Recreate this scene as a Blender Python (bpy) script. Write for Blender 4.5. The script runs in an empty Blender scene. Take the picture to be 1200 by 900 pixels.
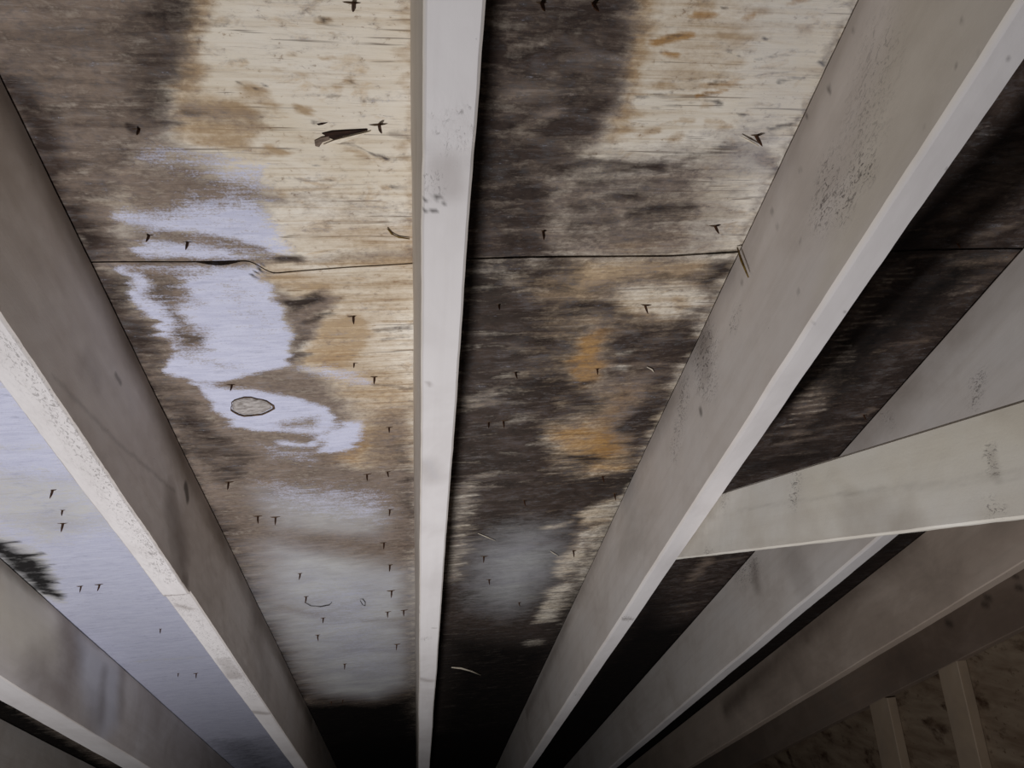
import bpy, math, random
import numpy as np
from mathutils import Matrix, Vector
random.seed(7); rng = np.random.default_rng(7)
scene = bpy.context.scene
COL = scene.collection

# ---------------------------------------------------------------- camera
YAW, PITCH, ROLL, FPX = 0.1682, 0.2652, 0.0888, 849.8
CAMZ = 1.35                                    # camera height above the attic floor
fw = np.array([math.sin(YAW)*math.cos(PITCH), math.cos(YAW)*math.cos(PITCH), math.sin(PITCH)])
r0 = np.array([math.cos(YAW), -math.sin(YAW), 0.0]); d0v = np.cross(fw, r0)
rt = r0*math.cos(ROLL) + d0v*math.sin(ROLL); dn = -r0*math.sin(ROLL) + d0v*math.cos(ROLL)
CM = np.array([rt, dn, fw])
cam = bpy.data.cameras.new('camera'); cam.sensor_width = 36; cam.lens = FPX/1200*36; cam.clip_start = .02
camo = bpy.data.objects.new('camera', cam); COL.objects.link(camo)
camo.matrix_world = Matrix(((rt[0], -dn[0], -fw[0], 0), (rt[1], -dn[1], -fw[1], 0), (rt[2], -dn[2], -fw[2], CAMZ), (0, 0, 0, 1)))
scene.camera = camo

# ---------------------------------------------------------------- light
SL = 0.3686                                    # roof slope
EX = np.array([1.0, 0, 0]); DD = np.array([0, math.cos(SL), -math.sin(SL)]); NN = np.array([0, math.sin(SL), math.cos(SL)])
def roof(X, d, h): return X*EX + d*DD + h*NN + np.array([0, 0, CAMZ])
w = bpy.data.worlds.new('world'); scene.world = w; w.use_nodes = True
w.node_tree.nodes['Background'].inputs[0].default_value = (.85, .93, 1, 1)
w.node_tree.nodes['Background'].inputs[1].default_value = .030
def lamp(name, pos, power, size, color, target=None):
    L = bpy.data.lights.new(name, 'AREA'); L.shape = 'DISK'; L.size = size; L.energy = power; L.color = color; L.spread = math.radians(177)
    o = bpy.data.objects.new(name, L); COL.objects.link(o); o.location = pos
    v = Vector(target) - Vector(pos); o.rotation_euler = v.to_track_quat('-Z', 'Y').to_euler()
    return o
lamp('work_light', roof(-.25, .88, -.88), 17.6, .15, (1, .99, .985), roof(-.20, .90, .6))     # reflector lamp on the attic floor, below the frame
scene.view_settings.view_transform = 'Standard'; scene.view_settings.look = 'None'
scene.view_settings.gamma = 1; scene.view_settings.use_curve_mapping = False
scene.view_settings.exposure = 0.0

# ---------------------------------------------------------------- numbers
HS, DEP, TH, S16 = .6363, .1773, .0387, .4064
HB = HS - DEP
SEAM = .6022
RAF = {-3: -1.147, -2: -.7365, -1: -.3401, 0: .0480, 1: .4564, 2: .8676, 3: 1.3145, 4: 1.7200}
def ray(px, py): return CM.T @ np.array([(px-600)/FPX, (py-450)/FPX, 1.0])
def on_roof(px, py, h=HS):                     # photo pixel -> point of the roof plane (X, d)
    r = ray(px, py); P = r*(h/(r @ NN)); return np.array([P[0], P @ DD])
def on_side(px, py, X):                        # photo pixel -> point of a rafter's side face (d, h)
    r = ray(px, py); P = r*(X/r[0]); return np.array([P @ DD, P @ NN])
def on_tie(px, py, X):
    r = ray(px, py); P = r*(X/r[0]); return np.array([P[1], P[2]])

# ---------------------------------------------------------------- numpy noise and stains
def hash2(ix, iy, seed):
    h = (ix.astype(np.int64)*374761393 + iy.astype(np.int64)*668265263 + seed*1442695041) & 0x7fffffff
    h = ((h ^ (h >> 13))*1274126177) & 0x7fffffff
    return ((h ^ (h >> 16)) & 0xffff)/65535.0
def vnoise(x, y, seed=0):
    ix = np.floor(x); iy = np.floor(y); fx = x-ix; fy = y-iy
    fx = fx*fx*(3-2*fx); fy = fy*fy*(3-2*fy)
    a = hash2(ix, iy, seed); b = hash2(ix+1, iy, seed); c = hash2(ix, iy+1, seed); d = hash2(ix+1, iy+1, seed)
    return (a*(1-fx)+b*fx)*(1-fy) + (c*(1-fx)+d*fx)*fy
def fbm(x, y, seed=0, o=3):
    s = 0; a = 1; t = 0
    for k in range(o): s = s + a*vnoise(x*2**k, y*2**k, seed+k); t += a; a *= .55
    return s/t
def seg_dist(P, a, b):
    ab = b-a; L = max(ab @ ab, 1e-12); t = np.clip(((P-a) @ ab)/L, 0, 1)
    q = P - a - t[:, None]*ab; return np.sqrt((q*q).sum(1))
def sstep(x): x = np.clip(x, 0, 1); return x*x*(3-2*x)
SOFT = {'paint': 2.0, 'rust': 1.6, 'tan': 1.6}
class Stain:
    """soft-edged shapes on a plane; pixel outlines are carried onto the plane once, then live in metres"""
    def __init__(self, mapper): self.map = mapper; self.items = {}
    def scale(self, p):
        a = self.map(*p); b = self.map(p[0]+2, p[1]); return np.hypot(*(b-a))/2
    def poly(self, layer, strength, feather, pts):
        q = np.array([self.map(*p) for p in pts]); sc = np.mean([self.scale(p) for p in pts])
        self.items.setdefault(layer, []).append(('p', strength, feather*sc, q))
    def line(self, layer, strength, width, pts, feather=None):
        q = np.array([self.map(*p) for p in pts]); sc = np.mean([self.scale(p) for p in pts])
        f = (feather if feather is not None else width*.5)*sc
        self.items.setdefault(layer, []).append(('l', strength, f, q, width*.5*sc))
    def evaluate(self, layer, P):
        out = np.zeros(len(P))
        for it in self.items.get(layer, []):
            q = it[3]; f = it[2]*(SOFT.get(layer, 1.5) if self.map is on_roof and (it[2] > .011 or layer == 'paint') else 1); pad = f*1.2 + (it[4] if it[0] == 'l' else 0) + .02
            lo = q.min(0)-pad; hi = q.max(0)+pad
            idx = np.where((P[:, 0] > lo[0]) & (P[:, 0] < hi[0]) & (P[:, 1] > lo[1]) & (P[:, 1] < hi[1]))[0]
            if not len(idx): continue
            pp = P[idx]; dist = np.full(len(idx), 1e9); n = len(q)
            for k in range(n if it[0] == 'p' else max(n-1, 1)):
                dist = np.minimum(dist, seg_dist(pp, q[k], q[(k+1) % n]))
            if it[0] == 'p':
                ins = np.zeros(len(idx), bool)
                for k in range(n):
                    a = q[k]; b = q[(k+1) % n]
                    c = (a[1] > pp[:, 1]) != (b[1] > pp[:, 1])
                    xx = (b[0]-a[0])*(pp[:, 1]-a[1])/(b[1]-a[1]+1e-12)+a[0]
                    ins ^= c & (pp[:, 0] < xx)
                sd = np.where(ins, -dist, dist)
            else: sd = dist - it[4]
            m = sstep(.5 - sd/(2*max(f, 1e-5)))
            s = it[1]
            if s >= 0: out[idx] = out[idx] + (1-out[idx])*m*s
            else: out[idx] = out[idx]*(1 + m*s)
        return out

# ---------------------------------------------------------------- node helper
def lin(c):
    return tuple(((v/255)/12.92 if v/255 <= .04045 else ((v/255+.055)/1.055)**2.4) for v in c) + (1,)
class G:
    def __init__(self, name, rough=.75, spec=.25):
        self.m = bpy.data.materials.new(name); self.m.use_nodes = True; self.t = self.m.node_tree
        self.b = self.t.nodes['Principled BSDF']; self.b.inputs['Roughness'].default_value = rough
        self.b.inputs['Specular IOR Level'].default_value = spec
        self.tc = self.t.nodes.new('ShaderNodeTexCoord')
    def put(self, sock, v):
        if isinstance(v, (int, float)): sock.default_value = v
        elif isinstance(v, tuple): sock.default_value = v
        else: self.t.links.new(v, sock)
    def vec(self, sx=1, sy=1, sz=1, off=(0, 0, 0), src=None):
        n = self.t.nodes.new('ShaderNodeMapping'); n.inputs['Scale'].default_value = (sx, sy, sz); n.inputs['Location'].default_value = off
        self.t.links.new(src or self.tc.outputs['Object'], n.inputs[0]); return n.outputs[0]
    def noise(self, vec, scale=1, detail=4, rough=.55, dist=0):
        n = self.t.nodes.new('ShaderNodeTexNoise'); n.inputs['Scale'].default_value = scale; n.inputs['Detail'].default_value = detail
        n.inputs['Roughness'].default_value = rough; n.inputs['Distortion'].default_value = dist
        self.t.links.new(vec, n.inputs['Vector']); return n.outputs['Fac']
    def voro(self, vec, scale=1):
        n = self.t.nodes.new('ShaderNodeTexVoronoi'); n.inputs['Scale'].default_value = scale; self.t.links.new(vec, n.inputs['Vector']); return n.outputs['Distance']
    def math(self, op, a, b=0.0, c=None, clamp=False):
        n = self.t.nodes.new('ShaderNodeMath'); n.operation = op; n.use_clamp = clamp
        self.put(n.inputs[0], a); self.put(n.inputs[1], b)
        if c is not None: self.put(n.inputs[2], c)
        return n.outputs[0]
    def rng(self, v, a, b, lo=0.0, hi=1.0):
        n = self.t.nodes.new('ShaderNodeMapRange'); n.clamp = True
        self.put(n.inputs[0], v)
        for k, x in zip((1, 2, 3, 4), (a, b, lo, hi)): n.inputs[k].default_value = x
        return n.outputs[0]
    def mix(self, f, a, b):
        n = self.t.nodes.new('ShaderNodeMix'); n.data_type = 'RGBA'
        self.put(n.inputs['Factor'], f); self.put(n.inputs['A'], a); self.put(n.inputs['B'], b); return n.outputs['Result']
    def attr(self, name):
        n = self.t.nodes.new('ShaderNodeAttribute'); n.attribute_name = name; return n.outputs['Fac']
    def ragged(self, m, n, k=.8, gain=2.5):    # stain edge broken up by a noise
        s = self.math('MULTIPLY_ADD', self.math('SUBTRACT', n, .5), k, m)
        return self.math('MULTIPLY_ADD', self.math('SUBTRACT', s, .5), gain, .5, clamp=True)
    def done(self, color, height=None, strength=.3, dist=.002):
        self.put(self.b.inputs['Base Color'], color)
        if height is not None:
            n = self.t.nodes.new('ShaderNodeBump'); n.inputs['Strength'].default_value = strength; n.inputs['Distance'].default_value = dist
            self.put(n.inputs['Height'], height); self.t.links.new(n.outputs[0], self.b.inputs['Normal'])
        return self.m

# ---------------------------------------------------------------- materials
def mat_plywood():
    g = G('mouldy_plywood', .88, .12)
    def nz(sx, sy, det=5, ro=.6, di=.4, off=(0, 0, 0), a=.3, b=.7):
        return g.rng(g.noise(g.vec(sx, sy, sx, off), 1, det, ro, di), a, b)
    big = nz(6, 10, 5, .6, .6); blot = nz(22, 40, 6, .65, .6, (2, 5, 0)); speck = nz(120, 170, 5, .7, .3, (7, 1, 0)); tiny = nz(380, 480, 3, .7, .2)
    grain = nz(7, 150, 6, .62, .5, (3, 1, 0)); streak = nz(26, 170, 6, .7, .7, (9, 4, 0)); fibre = nz(24, 620, 4, .65, .3, (1, 8, 0))
    rag = g.math('MULTIPLY_ADD', blot, .40, g.math('MULTIPLY_ADD', streak, .32, g.math('MULTIPLY', speck, .28)))
    rag2 = g.math('MULTIPLY_ADD', big, .30, g.math('MULTIPLY_ADD', grain, .40, g.math('MULTIPLY', speck, .30)))
    # bare plywood
    c = g.mix(big, lin((226, 219, 209)), lin((212, 200, 181)))
    c = g.mix(g.rng(grain, .45, .95, 0, .45), c, lin((184, 164, 136)))
    c = g.mix(g.rng(blot, .66, .95, 0, .55), c, lin((190, 160, 118)))
    c = g.mix(g.rng(fibre, .70, .95, 0, .32), c, lin((128, 110, 92)))
    c = g.mix(g.rng(speck, .80, .96, 0, .6), c, lin((138, 110, 78)))
    chk = g.math('MULTIPLY', g.rng(g.noise(g.vec(7, 200, 7, (1, 7, 0)), 1, 2, .45, .5), .655, .685), g.rng(g.noise(g.vec(14, 30, 14), 1, 2, .5), .42, .56))
    c = g.mix(g.math('MULTIPLY', chk, .62), c, lin((80, 64, 52)))
    # tan and rust
    tan = g.ragged(g.attr('tan'), rag2, 1.1, 1.35)
    c = g.mix(g.math('MULTIPLY', tan, .80), c, g.mix(rag2, lin((190, 160, 118)), lin((126, 98, 70))))
    rust = g.ragged(g.attr('rust'), rag2, .8, 1.6)
    c = g.mix(g.math('MULTIPLY', rust, .88), c, g.mix(rag2, lin((190, 146, 84)), lin((116, 82, 50))))
    # grey-brown mould haze
    haze = g.ragged(g.attr('haze'), rag, .95, 1.15)
    hcol = g.mix(blot, lin((100, 86, 78)), lin((136, 119, 107)))
    hcol = g.mix(g.rng(speck, .4, .9, 0, .55), hcol, lin((84, 72, 68)))
    hcol = g.mix(g.rng(streak, .62, .95, 0, .5), hcol, lin((160, 146, 134)))
    hcol = g.mix(g.rng(fibre, .7, .95, 0, .5), hcol, lin((72, 62, 58)))
    c = g.mix(g.math('MULTIPLY', haze, .95), c, hcol)
    # dark mould
    smear = nz(11, 60, 5, .62, .7, (6, 2, 0))
    dark = g.ragged(g.attr('dark'), g.math('MULTIPLY_ADD', smear, .5, g.math('MULTIPLY', rag, .5)), 1.15, 1.5)
    dcol = g.mix(blot, lin((36, 28, 26)), lin((74, 61, 55)))
    dcol = g.mix(g.rng(big, .35, .8, 0, .6), dcol, lin((40, 33, 32)))
    dcol = g.mix(g.math('MULTIPLY', g.rng(streak, .66, .95, 0, .55), g.math('MULTIPLY', g.rng(tiny, .2, .8), g.rng(big, .35, .6))), dcol, lin((150, 134, 124)))
    dcol = g.mix(g.rng(speck, .55, .9, 0, .5), dcol, lin((30, 25, 24)))
    c = g.mix(g.math('MULTIPLY', dark, .96), c, dcol)
    # thin grey wash and thick white paint
    wash = g.ragged(g.attr('wash'), rag, .5, 1.0)
    c = g.mix(g.math('MULTIPLY', wash, .86), c, g.mix(big, lin((172, 172, 182)), lin((206, 207, 208))))
    pn = g.math('MULTIPLY_ADD', streak, .24, g.math('MULTIPLY_ADD', fibre, .18, g.math('MULTIPLY_ADD', speck, .22, g.math('MULTIPLY_ADD', tiny, .24, g.math('MULTIPLY', blot, .12)))))
    paint = g.ragged(g.attr('paint'), pn, 1.5, 2.2)
    pcol = g.mix(g.rng(streak, .3, .9, 0, .7), lin((206, 208, 228)), lin((182, 184, 208)))
    c = g.mix(g.math('MULTIPLY', paint, .96), c, g.mix(g.rng(tiny, .75, 1, 0, .5), pcol, lin((150, 148, 164))))
    mould_shade = g.ragged(g.attr('mould_shade'), rag, .7, 1.2)
    c = g.mix(g.math('MULTIPLY', mould_shade, .97), c, lin((15, 12, 12)))  # black layer: mould, dark joints, and shade painted into the deck colour
    hgt = g.math('MULTIPLY_ADD', streak, .35, g.math('MULTIPLY_ADD', grain, .35, g.math('MULTIPLY_ADD', speck, .25, g.math('MULTIPLY', chk, -1.0))))
    return g.done(c, hgt, .5, .0012)
def mat_rafter(name, base, warm, bump=.25):
    g = G(name, .62, .3)
    blot = g.noise(g.vec(7, 4, 7), 1, 5, .6, .5)
    long = g.noise(g.vec(70, 2.6, 70), 1, 5, .6, .2)
    speck = g.noise(g.vec(420, 300, 420), 1, 3, .6)
    dots = g.noise(g.vec(150, 120, 150, (4, 4, 4)), 1, 2, .5)
    crackle = g.noise(g.vec(230, 95, 230), 1, 5, .72, 1.6)
    c = g.mix(g.rng(blot, .36, .66), base, warm)
    c = g.mix(g.rng(long, .45, .75, 0, .22), c, lin((172, 160, 148)))
    c = g.mix(g.rng(dots, .775, .80, 0, .7), c, lin((84, 74, 68)))
    cre = g.ragged(g.attr('cream'), blot, .5, 1.0)
    c = g.mix(g.math('MULTIPLY', cre, .7), c, lin((212, 203, 182)))
    blu = g.ragged(g.attr('bluish'), blot, .5, 1.0)
    c = g.mix(g.math('MULTIPLY', blu, .8), c, lin((204, 204, 212)))
    st = g.ragged(g.attr('stain_shade'), g.rng(blot, .3, .7), .4, 1.0)
    c = g.mix(g.math('MULTIPLY', st, .72), c, lin((96, 80, 70)))  # brown layer: stains, plus a shadow line painted on one rafter
    sc = g.math('MULTIPLY', g.attr('scuff'), g.rng(crackle, .535, .585))
    c = g.mix(g.math('MULTIPLY', sc, .8), c, lin((84, 76, 74)))
    c = g.mix(g.math('MULTIPLY', g.attr('crack'), .9), c, lin((48, 40, 36)))
    hgt = g.math('MULTIPLY_ADD', speck, .3, g.math('MULTIPLY_ADD', long, .4, g.math('MULTIPLY', g.math('MULTIPLY', g.attr('scuff'), crackle), -1.6)))
    hgt = g.math('MULTIPLY_ADD', g.attr('rough'), g.math('MULTIPLY', g.noise(g.vec(160, 60, 160), 1, 5, .7, 1.0), 2.6), hgt)
    return g.done(c, hgt, bump, .0012)
def mat_simple(name, a, b, s=(40, 40, 40), rough=.7, bump=.3, spec=.25, metal=0):
    g = G(name, rough, spec); g.b.inputs['Metallic'].default_value = metal
    n = g.noise(g.vec(*s), 1, 5, .6, .3)
    return g.done(g.mix(g.rng(n, .35, .65), lin(a), lin(b)), n, bump, .001)
M_PLY = mat_plywood()
M_RAF = mat_rafter('painted_rafter', lin((216, 209, 205)), lin((210, 200, 193)))
M_DIM = mat_rafter('brownish_rafter', lin((214, 196, 182)), lin((204, 184, 168)))
M_END = mat_rafter('bare_end_rafter', lin((168, 148, 134)), lin((146, 126, 112)))
M_NAIL = mat_simple('rusty_nail', (58, 40, 30), (96, 60, 36), (300, 300, 300), .6, .4, .4, .3)
M_SPL = mat_simple('torn_wood', (52, 40, 32), (104, 84, 66), (200, 500, 200), .9, .5)
M_PALE = mat_simple('pale_splinter', (232, 222, 206), (204, 190, 170), (100, 400, 100), .8, .3)
M_NEEDLE = mat_simple('dry_needle', (122, 98, 40), (84, 62, 28), (200, 60, 200), .6, .2)
M_FELT = mat_simple('roofing_felt', (14, 13, 13), (24, 22, 21), (60, 60, 60), .95, .4)
M_WIRE = mat_simple('dull_wire', (60, 56, 56), (88, 82, 80), (200, 200, 200), .5, .1, .4, .5)

# ---------------------------------------------------------------- mesh helpers
ROOFM = Matrix(((EX[0], DD[0], NN[0], 0), (EX[1], DD[1], NN[1], 0), (EX[2], DD[2], NN[2], CAMZ), (0, 0, 0, 1)))
def make(name, V, F, mat, matrix=None, parent=None, attrs=None, smooth=False):
    me = bpy.data.meshes.new(name); me.from_pydata(V if isinstance(V, list) else V.tolist(), [], F if isinstance(F, list) else F.tolist())
    if attrs:
        for k, a in attrs.items():
            at = me.attributes.new(k, 'FLOAT', 'POINT'); at.data.foreach_set('value', np.asarray(a, np.float32))
    if smooth: me.polygons.foreach_set('use_smooth', [True]*len(me.polygons))
    me.materials.append(mat); me.update()
    o = bpy.data.objects.new(name, me); COL.objects.link(o)
    if parent: o.parent = parent
    if matrix is not None: o.matrix_local = matrix
    return o
def tag(o, label=None, cat=None, group=None, kind=None):
    if label: o['label'] = label
    if cat: o['category'] = cat
    if group: o['group'] = group
    if kind: o['kind'] = kind
    return o
def roof_at(X, d, h): return ROOFM @ Matrix.Translation((X, d, h))

#STAINS_BEGIN
# ---------------------------------------------------------------- stains and painted-in shade on the roof deck (outlines in photo pixels, carried onto the deck plane)
ST = Stain(on_roof)
P, L = ST.poly, ST.line
# --- bay with the white paint patch
P('haze', 1, 16, [(-80, -40), (212, -40), (224, 40), (216, 90), (205, 140), (214, 172), (158, 190), (142, 250), (142, 306), (150, 330), (166, 370), (192, 395), (196, 440), (235, 452), (262, 500), (330, 532), (420, 548), (482, 556), (482, 640), (300, 700), (240, 600), (80, 300), (-60, 60)])
P('haze', 1, 10, [(230, 560), (486, 560), (490, 905), (380, 905), (300, 740)]); P('dark', .55, 20, [(300, 700), (350, 800), (400, 812), (486, 806), (490, 880), (370, 880)]); L('dark', .35, 20, [(478, 600), (484, 820)], 12)
P('dark', .28, 14, [(-80, -40), (212, -40), (205, 140), (150, 190), (142, 306), (80, 300), (-60, 60)])
P('haze', .92, 14, [(150, 190), (215, 178), (300, 200), (318, 250), (300, 310), (330, 360), (345, 430), (400, 470), (420, 520), (380, 560), (250, 560), (190, 440), (140, 310)])
P('tan', .5, 24, [(320, 318), (482, 318), (482, 560), (400, 560), (390, 470), (340, 420)]); L('haze', .35, 40, [(400, 460), (470, 560)], 26)
P('dark', .55, 18, [(150, -30), (216, -30), (226, 50), (206, 130), (200, 160), (150, 120)])
P('dark', .45, 16, [(-40, 60), (40, 100), (100, 250), (140, 300), (90, 300), (-20, 90)])
L('dark', .5, 16, [(62, 132), (60, 140)]); L('dark', .85, 11, [(158, 150), (166, 153)], 4)
L('dark', .75, 9, [(10, 95), (108, 306), (246, 600), (365, 842)], 6)
L('dark', .4, 30, [(20, 120), (108, 306)], 16)
P('dark', .42, 14, [(112, 312), (146, 314), (165, 372), (190, 398), (196, 445), (150, 400)])
P('dark', .5, 12, [(116, 320), (150, 322), (172, 380), (192, 410), (200, 450), (232, 470), (262, 512), (300, 540), (270, 570), (240, 560), (180, 450)]); L('dark', .35, 30, [(200, 470), (262, 520)], 14); L('dark', .4, 14, [(215, 520), (290, 560)], 10)
L('dark', .5, 24, [(258, 600), (300, 690), (355, 812)], 14)
P('tan', .8, 12, [(206, -30), (236, -30), (240, 60), (236, 110), (290, 122), (312, 150), (300, 178), (240, 172), (205, 160)])
L('haze', .5, 22, [(225, 130), (300, 142)], 14); L('dark', .5, 7, [(218, 133), (240, 134)]); L('tan', .7, 18, [(290, 110), (318, 124)])
L('mould_shade', .9, 4, [(303, 308), (304, 322)], 2); L('tan', .95, 15, [(354, 128), (362, 131)], 5); L('tan', .95, 15, [(327, 172), (336, 173)], 5); L('tan', .7, 10, [(310, 176), (316, 176)])
for x, y in ((378, 26), (332, 60), (352, 92), (330, 84), (344, 78), (299, 108), (305, 112), (392, 106), (411, 97), (380, 72), (386, 210), (450, 218), (300, 158), (335, 225)): L('tan', .75, 7, [(x-4, y), (x+4, y)], 4)
for x, y in ((283, 104), (301, 110), (313, 108), (378, 25), (333, 60), (411, 97), (383, 210), (460, 218), (372, 144)): L('dark', .8, 3.5, [(x-3, y-1), (x+3, y+1)], 2)
L('dark', .7, 3, [(400, 165), (430, 172), (460, 184)], 2); L('dark', .6, 2.5, [(366, 190), (382, 187), (400, 194)], 2); L('tan', .7, 9, [(418, 176), (432, 178)]); L('haze', .55, 8, [(455, 158), (480, 160)]); L('haze', .5, 7, [(460, 219), (478, 219)])
L('tan', .45, 60, [(360, 240), (470, 270)], 40); L('tan', .55, 36, [(340, 270), (480, 292)], 22); L('haze', .35, 20, [(330, 230), (470, 250)], 16)
L('tan', .5, 14, [(477, 10), (481, 300)], 8)
P('paint', .50, 16, [(160, 182), (205, 170), (250, 182), (312, 192), (314, 222), (322, 260), (334, 290), (300, 298), (250, 280), (205, 274), (142, 256), (140, 240), (180, 222), (190, 205)])
P('haze', .85, 14, [(148, 192), (215, 190), (270, 206), (250, 224), (190, 226), (160, 232)]); P('paint', -.75, 14, [(148, 195), (215, 194), (272, 206), (245, 222), (190, 224), (160, 232)])
P('paint', .62, 8, [(205, 238), (290, 234), (314, 250), (332, 290), (300, 296), (258, 280), (220, 268), (142, 254), (140, 246), (170, 248), (200, 246)])
P('paint', .5, 10, [(262, 190), (312, 194), (312, 204), (270, 204)]); L('paint', -.5, 8, [(280, 218), (330, 226)], 5); L('haze', .6, 10, [(285, 220), (330, 232)], 6)
P('paint', .75, 5, [(160, 298), (150, 288), (175, 277), (220, 284), (262, 292), (296, 300), (240, 303)])
L('haze', .85, 11, [(200, 268), (240, 276), (310, 291)], 6); L('paint', -.8, 9, [(196, 268), (240, 275), (300, 290)], 5); P('haze', .8, 10, [(140, 288), (200, 296), (300, 304), (140, 308)]); L('haze', .6, 10, [(250, 292), (320, 298)], 6)
P('paint', .92, 5, [(145, 311), (302, 310), (312, 330), (322, 352), (330, 385), (340, 410), (338, 430), (290, 440), (250, 448), (225, 446), (198, 438), (197, 420), (206, 410), (200, 398), (186, 392), (170, 362), (152, 334)])
P('paint', -.8, 9, [(160, 314), (205, 320), (216, 345), (214, 376), (240, 392), (246, 408), (214, 412), (200, 390), (196, 362), (172, 338)])
P('paint', -.45, 10, [(160, 312), (250, 312), (238, 326), (216, 332), (190, 330)]); L('paint', -.4, 14, [(215, 340), (232, 352)], 9); L('paint', -.45, 10, [(215, 418), (275, 430)], 8); L('paint', -.25, 30, [(270, 330), (300, 380)], 20)
P('haze', 1, 10, [(150, 310), (250, 310), (236, 332), (218, 345), (216, 376), (246, 392), (248, 414), (205, 415), (190, 385), (165, 345)])
P('dark', .45, 10, [(165, 318), (200, 322), (210, 345), (212, 380), (240, 400), (214, 410), (196, 375), (180, 345)])
P('paint', 1, 6, [(228, 449), (262, 453), (300, 456), (345, 464), (384, 480), (392, 496), (372, 508), (330, 507), (300, 505), (278, 499), (258, 484), (246, 466)])
L('paint', -.75, 20, [(338, 497), (362, 494)], 10); L('paint', .95, 9, [(328, 519), (362, 520), (386, 506)], 4)
P('paint', .95, 6, [(376, 528), (382, 510), (402, 494), (424, 492), (424, 510), (410, 528), (390, 530)])
P('paint', .42, 12, [(300, 520), (330, 524), (372, 530), (368, 544), (320, 540)])
P('paint', .6, 8, [(345, 430), (390, 430), (430, 438), (440, 450), (400, 448), (360, 440)]); P('paint', .45, 18, [(300, 560), (420, 570), (460, 580), (450, 615), (330, 600)])
P('haze', .7, 10, [(200, 438), (260, 449), (335, 440), (345, 428), (380, 440), (400, 470), (384, 478), (330, 460), (250, 452)])
P('haze', .95, 10, [(318, 340), (352, 352), (380, 340), (396, 350), (372, 372), (360, 396), (352, 425), (342, 430), (338, 395), (326, 362)])
L('dark', .8, 12, [(334, 356), (372, 350)], 6); L('dark', .75, 10, [(346, 378), (386, 368)], 6); L('dark', .4, 24, [(345, 390), (352, 420)], 10)
P('tan', .85, 12, [(300, 316), (345, 318), (400, 330), (380, 345), (330, 340), (308, 330)])
P('tan', 1, 10, [(366, 378), (420, 370), (440, 392), (420, 420), (400, 432), (362, 425), (360, 400)])
P('rust', .45, 12, [(368, 408), (415, 404), (420, 422), (380, 428)])
P('tan', .7, 16, [(380, 440), (480, 450), (482, 540), (420, 548), (400, 520), (430, 490)])
P('rust', .6, 10, [(372, 534), (400, 530), (424, 508), (434, 520), (420, 545), (385, 548)])
L('haze', .75, 14, [(300, 302), (345, 302)], 6); L('dark', .7, 16, [(322, 302), (344, 300)], 7); L('haze', .5, 16, [(345, 306), (482, 298)], 8); L('tan', .6, 14, [(300, 308), (482, 306)], 6)
L('dark', .6, 9, [(448, 390), (482, 386)], 6); L('dark', .5, 7, [(452, 402), (482, 398)], 5); L('dark', .55, 5, [(440, 450), (482, 454)], 4)
P('haze', .75, 12, [(440, 480), (484, 470), (484, 640), (446, 640), (430, 560)]); L('dark', .5, 16, [(470, 520), (480, 600)], 10)
P('wash', .95, 26, [(318, 640), (400, 655), (474, 670), (480, 800), (440, 818), (380, 812), (352, 780), (322, 730), (310, 690)])
P('wash', .8, 18, [(345, 655), (400, 662), (465, 676), (470, 720), (400, 712), (350, 700)]); P('paint', .36, 26, [(345, 665), (455, 680), (470, 790), (400, 795), (350, 740)]); P('wash', .5, 18, [(370, 735), (470, 735), (470, 800), (400, 800)])
P('wash', .6, 20, [(300, 575), (400, 585), (450, 600), (440, 630), (320, 620)])
L('tan', .55, 26, [(300, 640), (480, 636)], 14); L('haze', .7, 16, [(300, 630), (420, 640)], 10); L('haze', .5, 6, [(330, 648), (360, 648)], 4); L('tan', .5, 20, [(430, 620), (480, 640)], 10); L('haze', .6, 14, [(310, 655), (420, 662)], 8)
L('wash', -.5, 12, [(330, 712), (370, 720)], 8); L('wash', -.6, 20, [(300, 730), (350, 810)], 10); L('wash', -.4, 9, [(430, 728), (482, 724)], 6); L('wash', -.5, 10, [(474, 660), (482, 800)], 8)
P('mould_shade', 1, 14, [(330, 828), (400, 824), (440, 826), (486, 816), (492, 870), (492, 905), (390, 905)])  # lower bay blackened: mould, with the fading light painted in
# --- bay of black mould beside the thin-looking rafter
P('dark', .82, 16, [(540, -40), (745, -40), (742, 40), (732, 105), (712, 150), (690, 184), (652, 212), (640, 262), (646, 304), (530, 304)])
P('haze', .9, 14, [(540, -40), (748, -40), (742, 60), (714, 160), (655, 215), (650, 304), (530, 304)]); P('haze', .9, 14, [(700, -40), (752, -40), (744, 60), (735, 120), (705, 170), (690, 150)])
L('dark', -.5, 9, [(602, 57), (640, 50)], 6); L('dark', -.45, 26, [(600, 110), (650, 96)], 14); L('dark', -.4, 22, [(620, 150), (652, 130)], 12); L('dark', -.35, 26, [(640, 195), (690, 178)], 12); L('dark', -.6, 10, [(640, 278), (680, 268)], 6); L('dark', -.5, 9, [(655, 292), (700, 288)], 6); L('dark', -.3, 40, [(700, 60), (710, 100)], 20)
L('mould_shade', .5, 24, [(572, 40), (562, 200), (552, 300)], 16); L('mould_shade', .35, 16, [(610, 45), (640, 42)], 10); L('mould_shade', .3, 30, [(600, 200), (600, 300)], 30)  # first stroke: rafter's contact shadow painted along the deck
P('tan', .85, 12, [(744, -40), (775, -40), (768, 60), (752, 110), (742, 160), (715, 170), (735, 110)])
P('rust', .35, 14, [(745, -40), (768, -40), (760, 60), (740, 140), (728, 140), (742, 40)])
P('tan', .55, 30, [(770, -40), (900, -40), (880, 60), (850, 110), (800, 120), (770, 80)])
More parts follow.
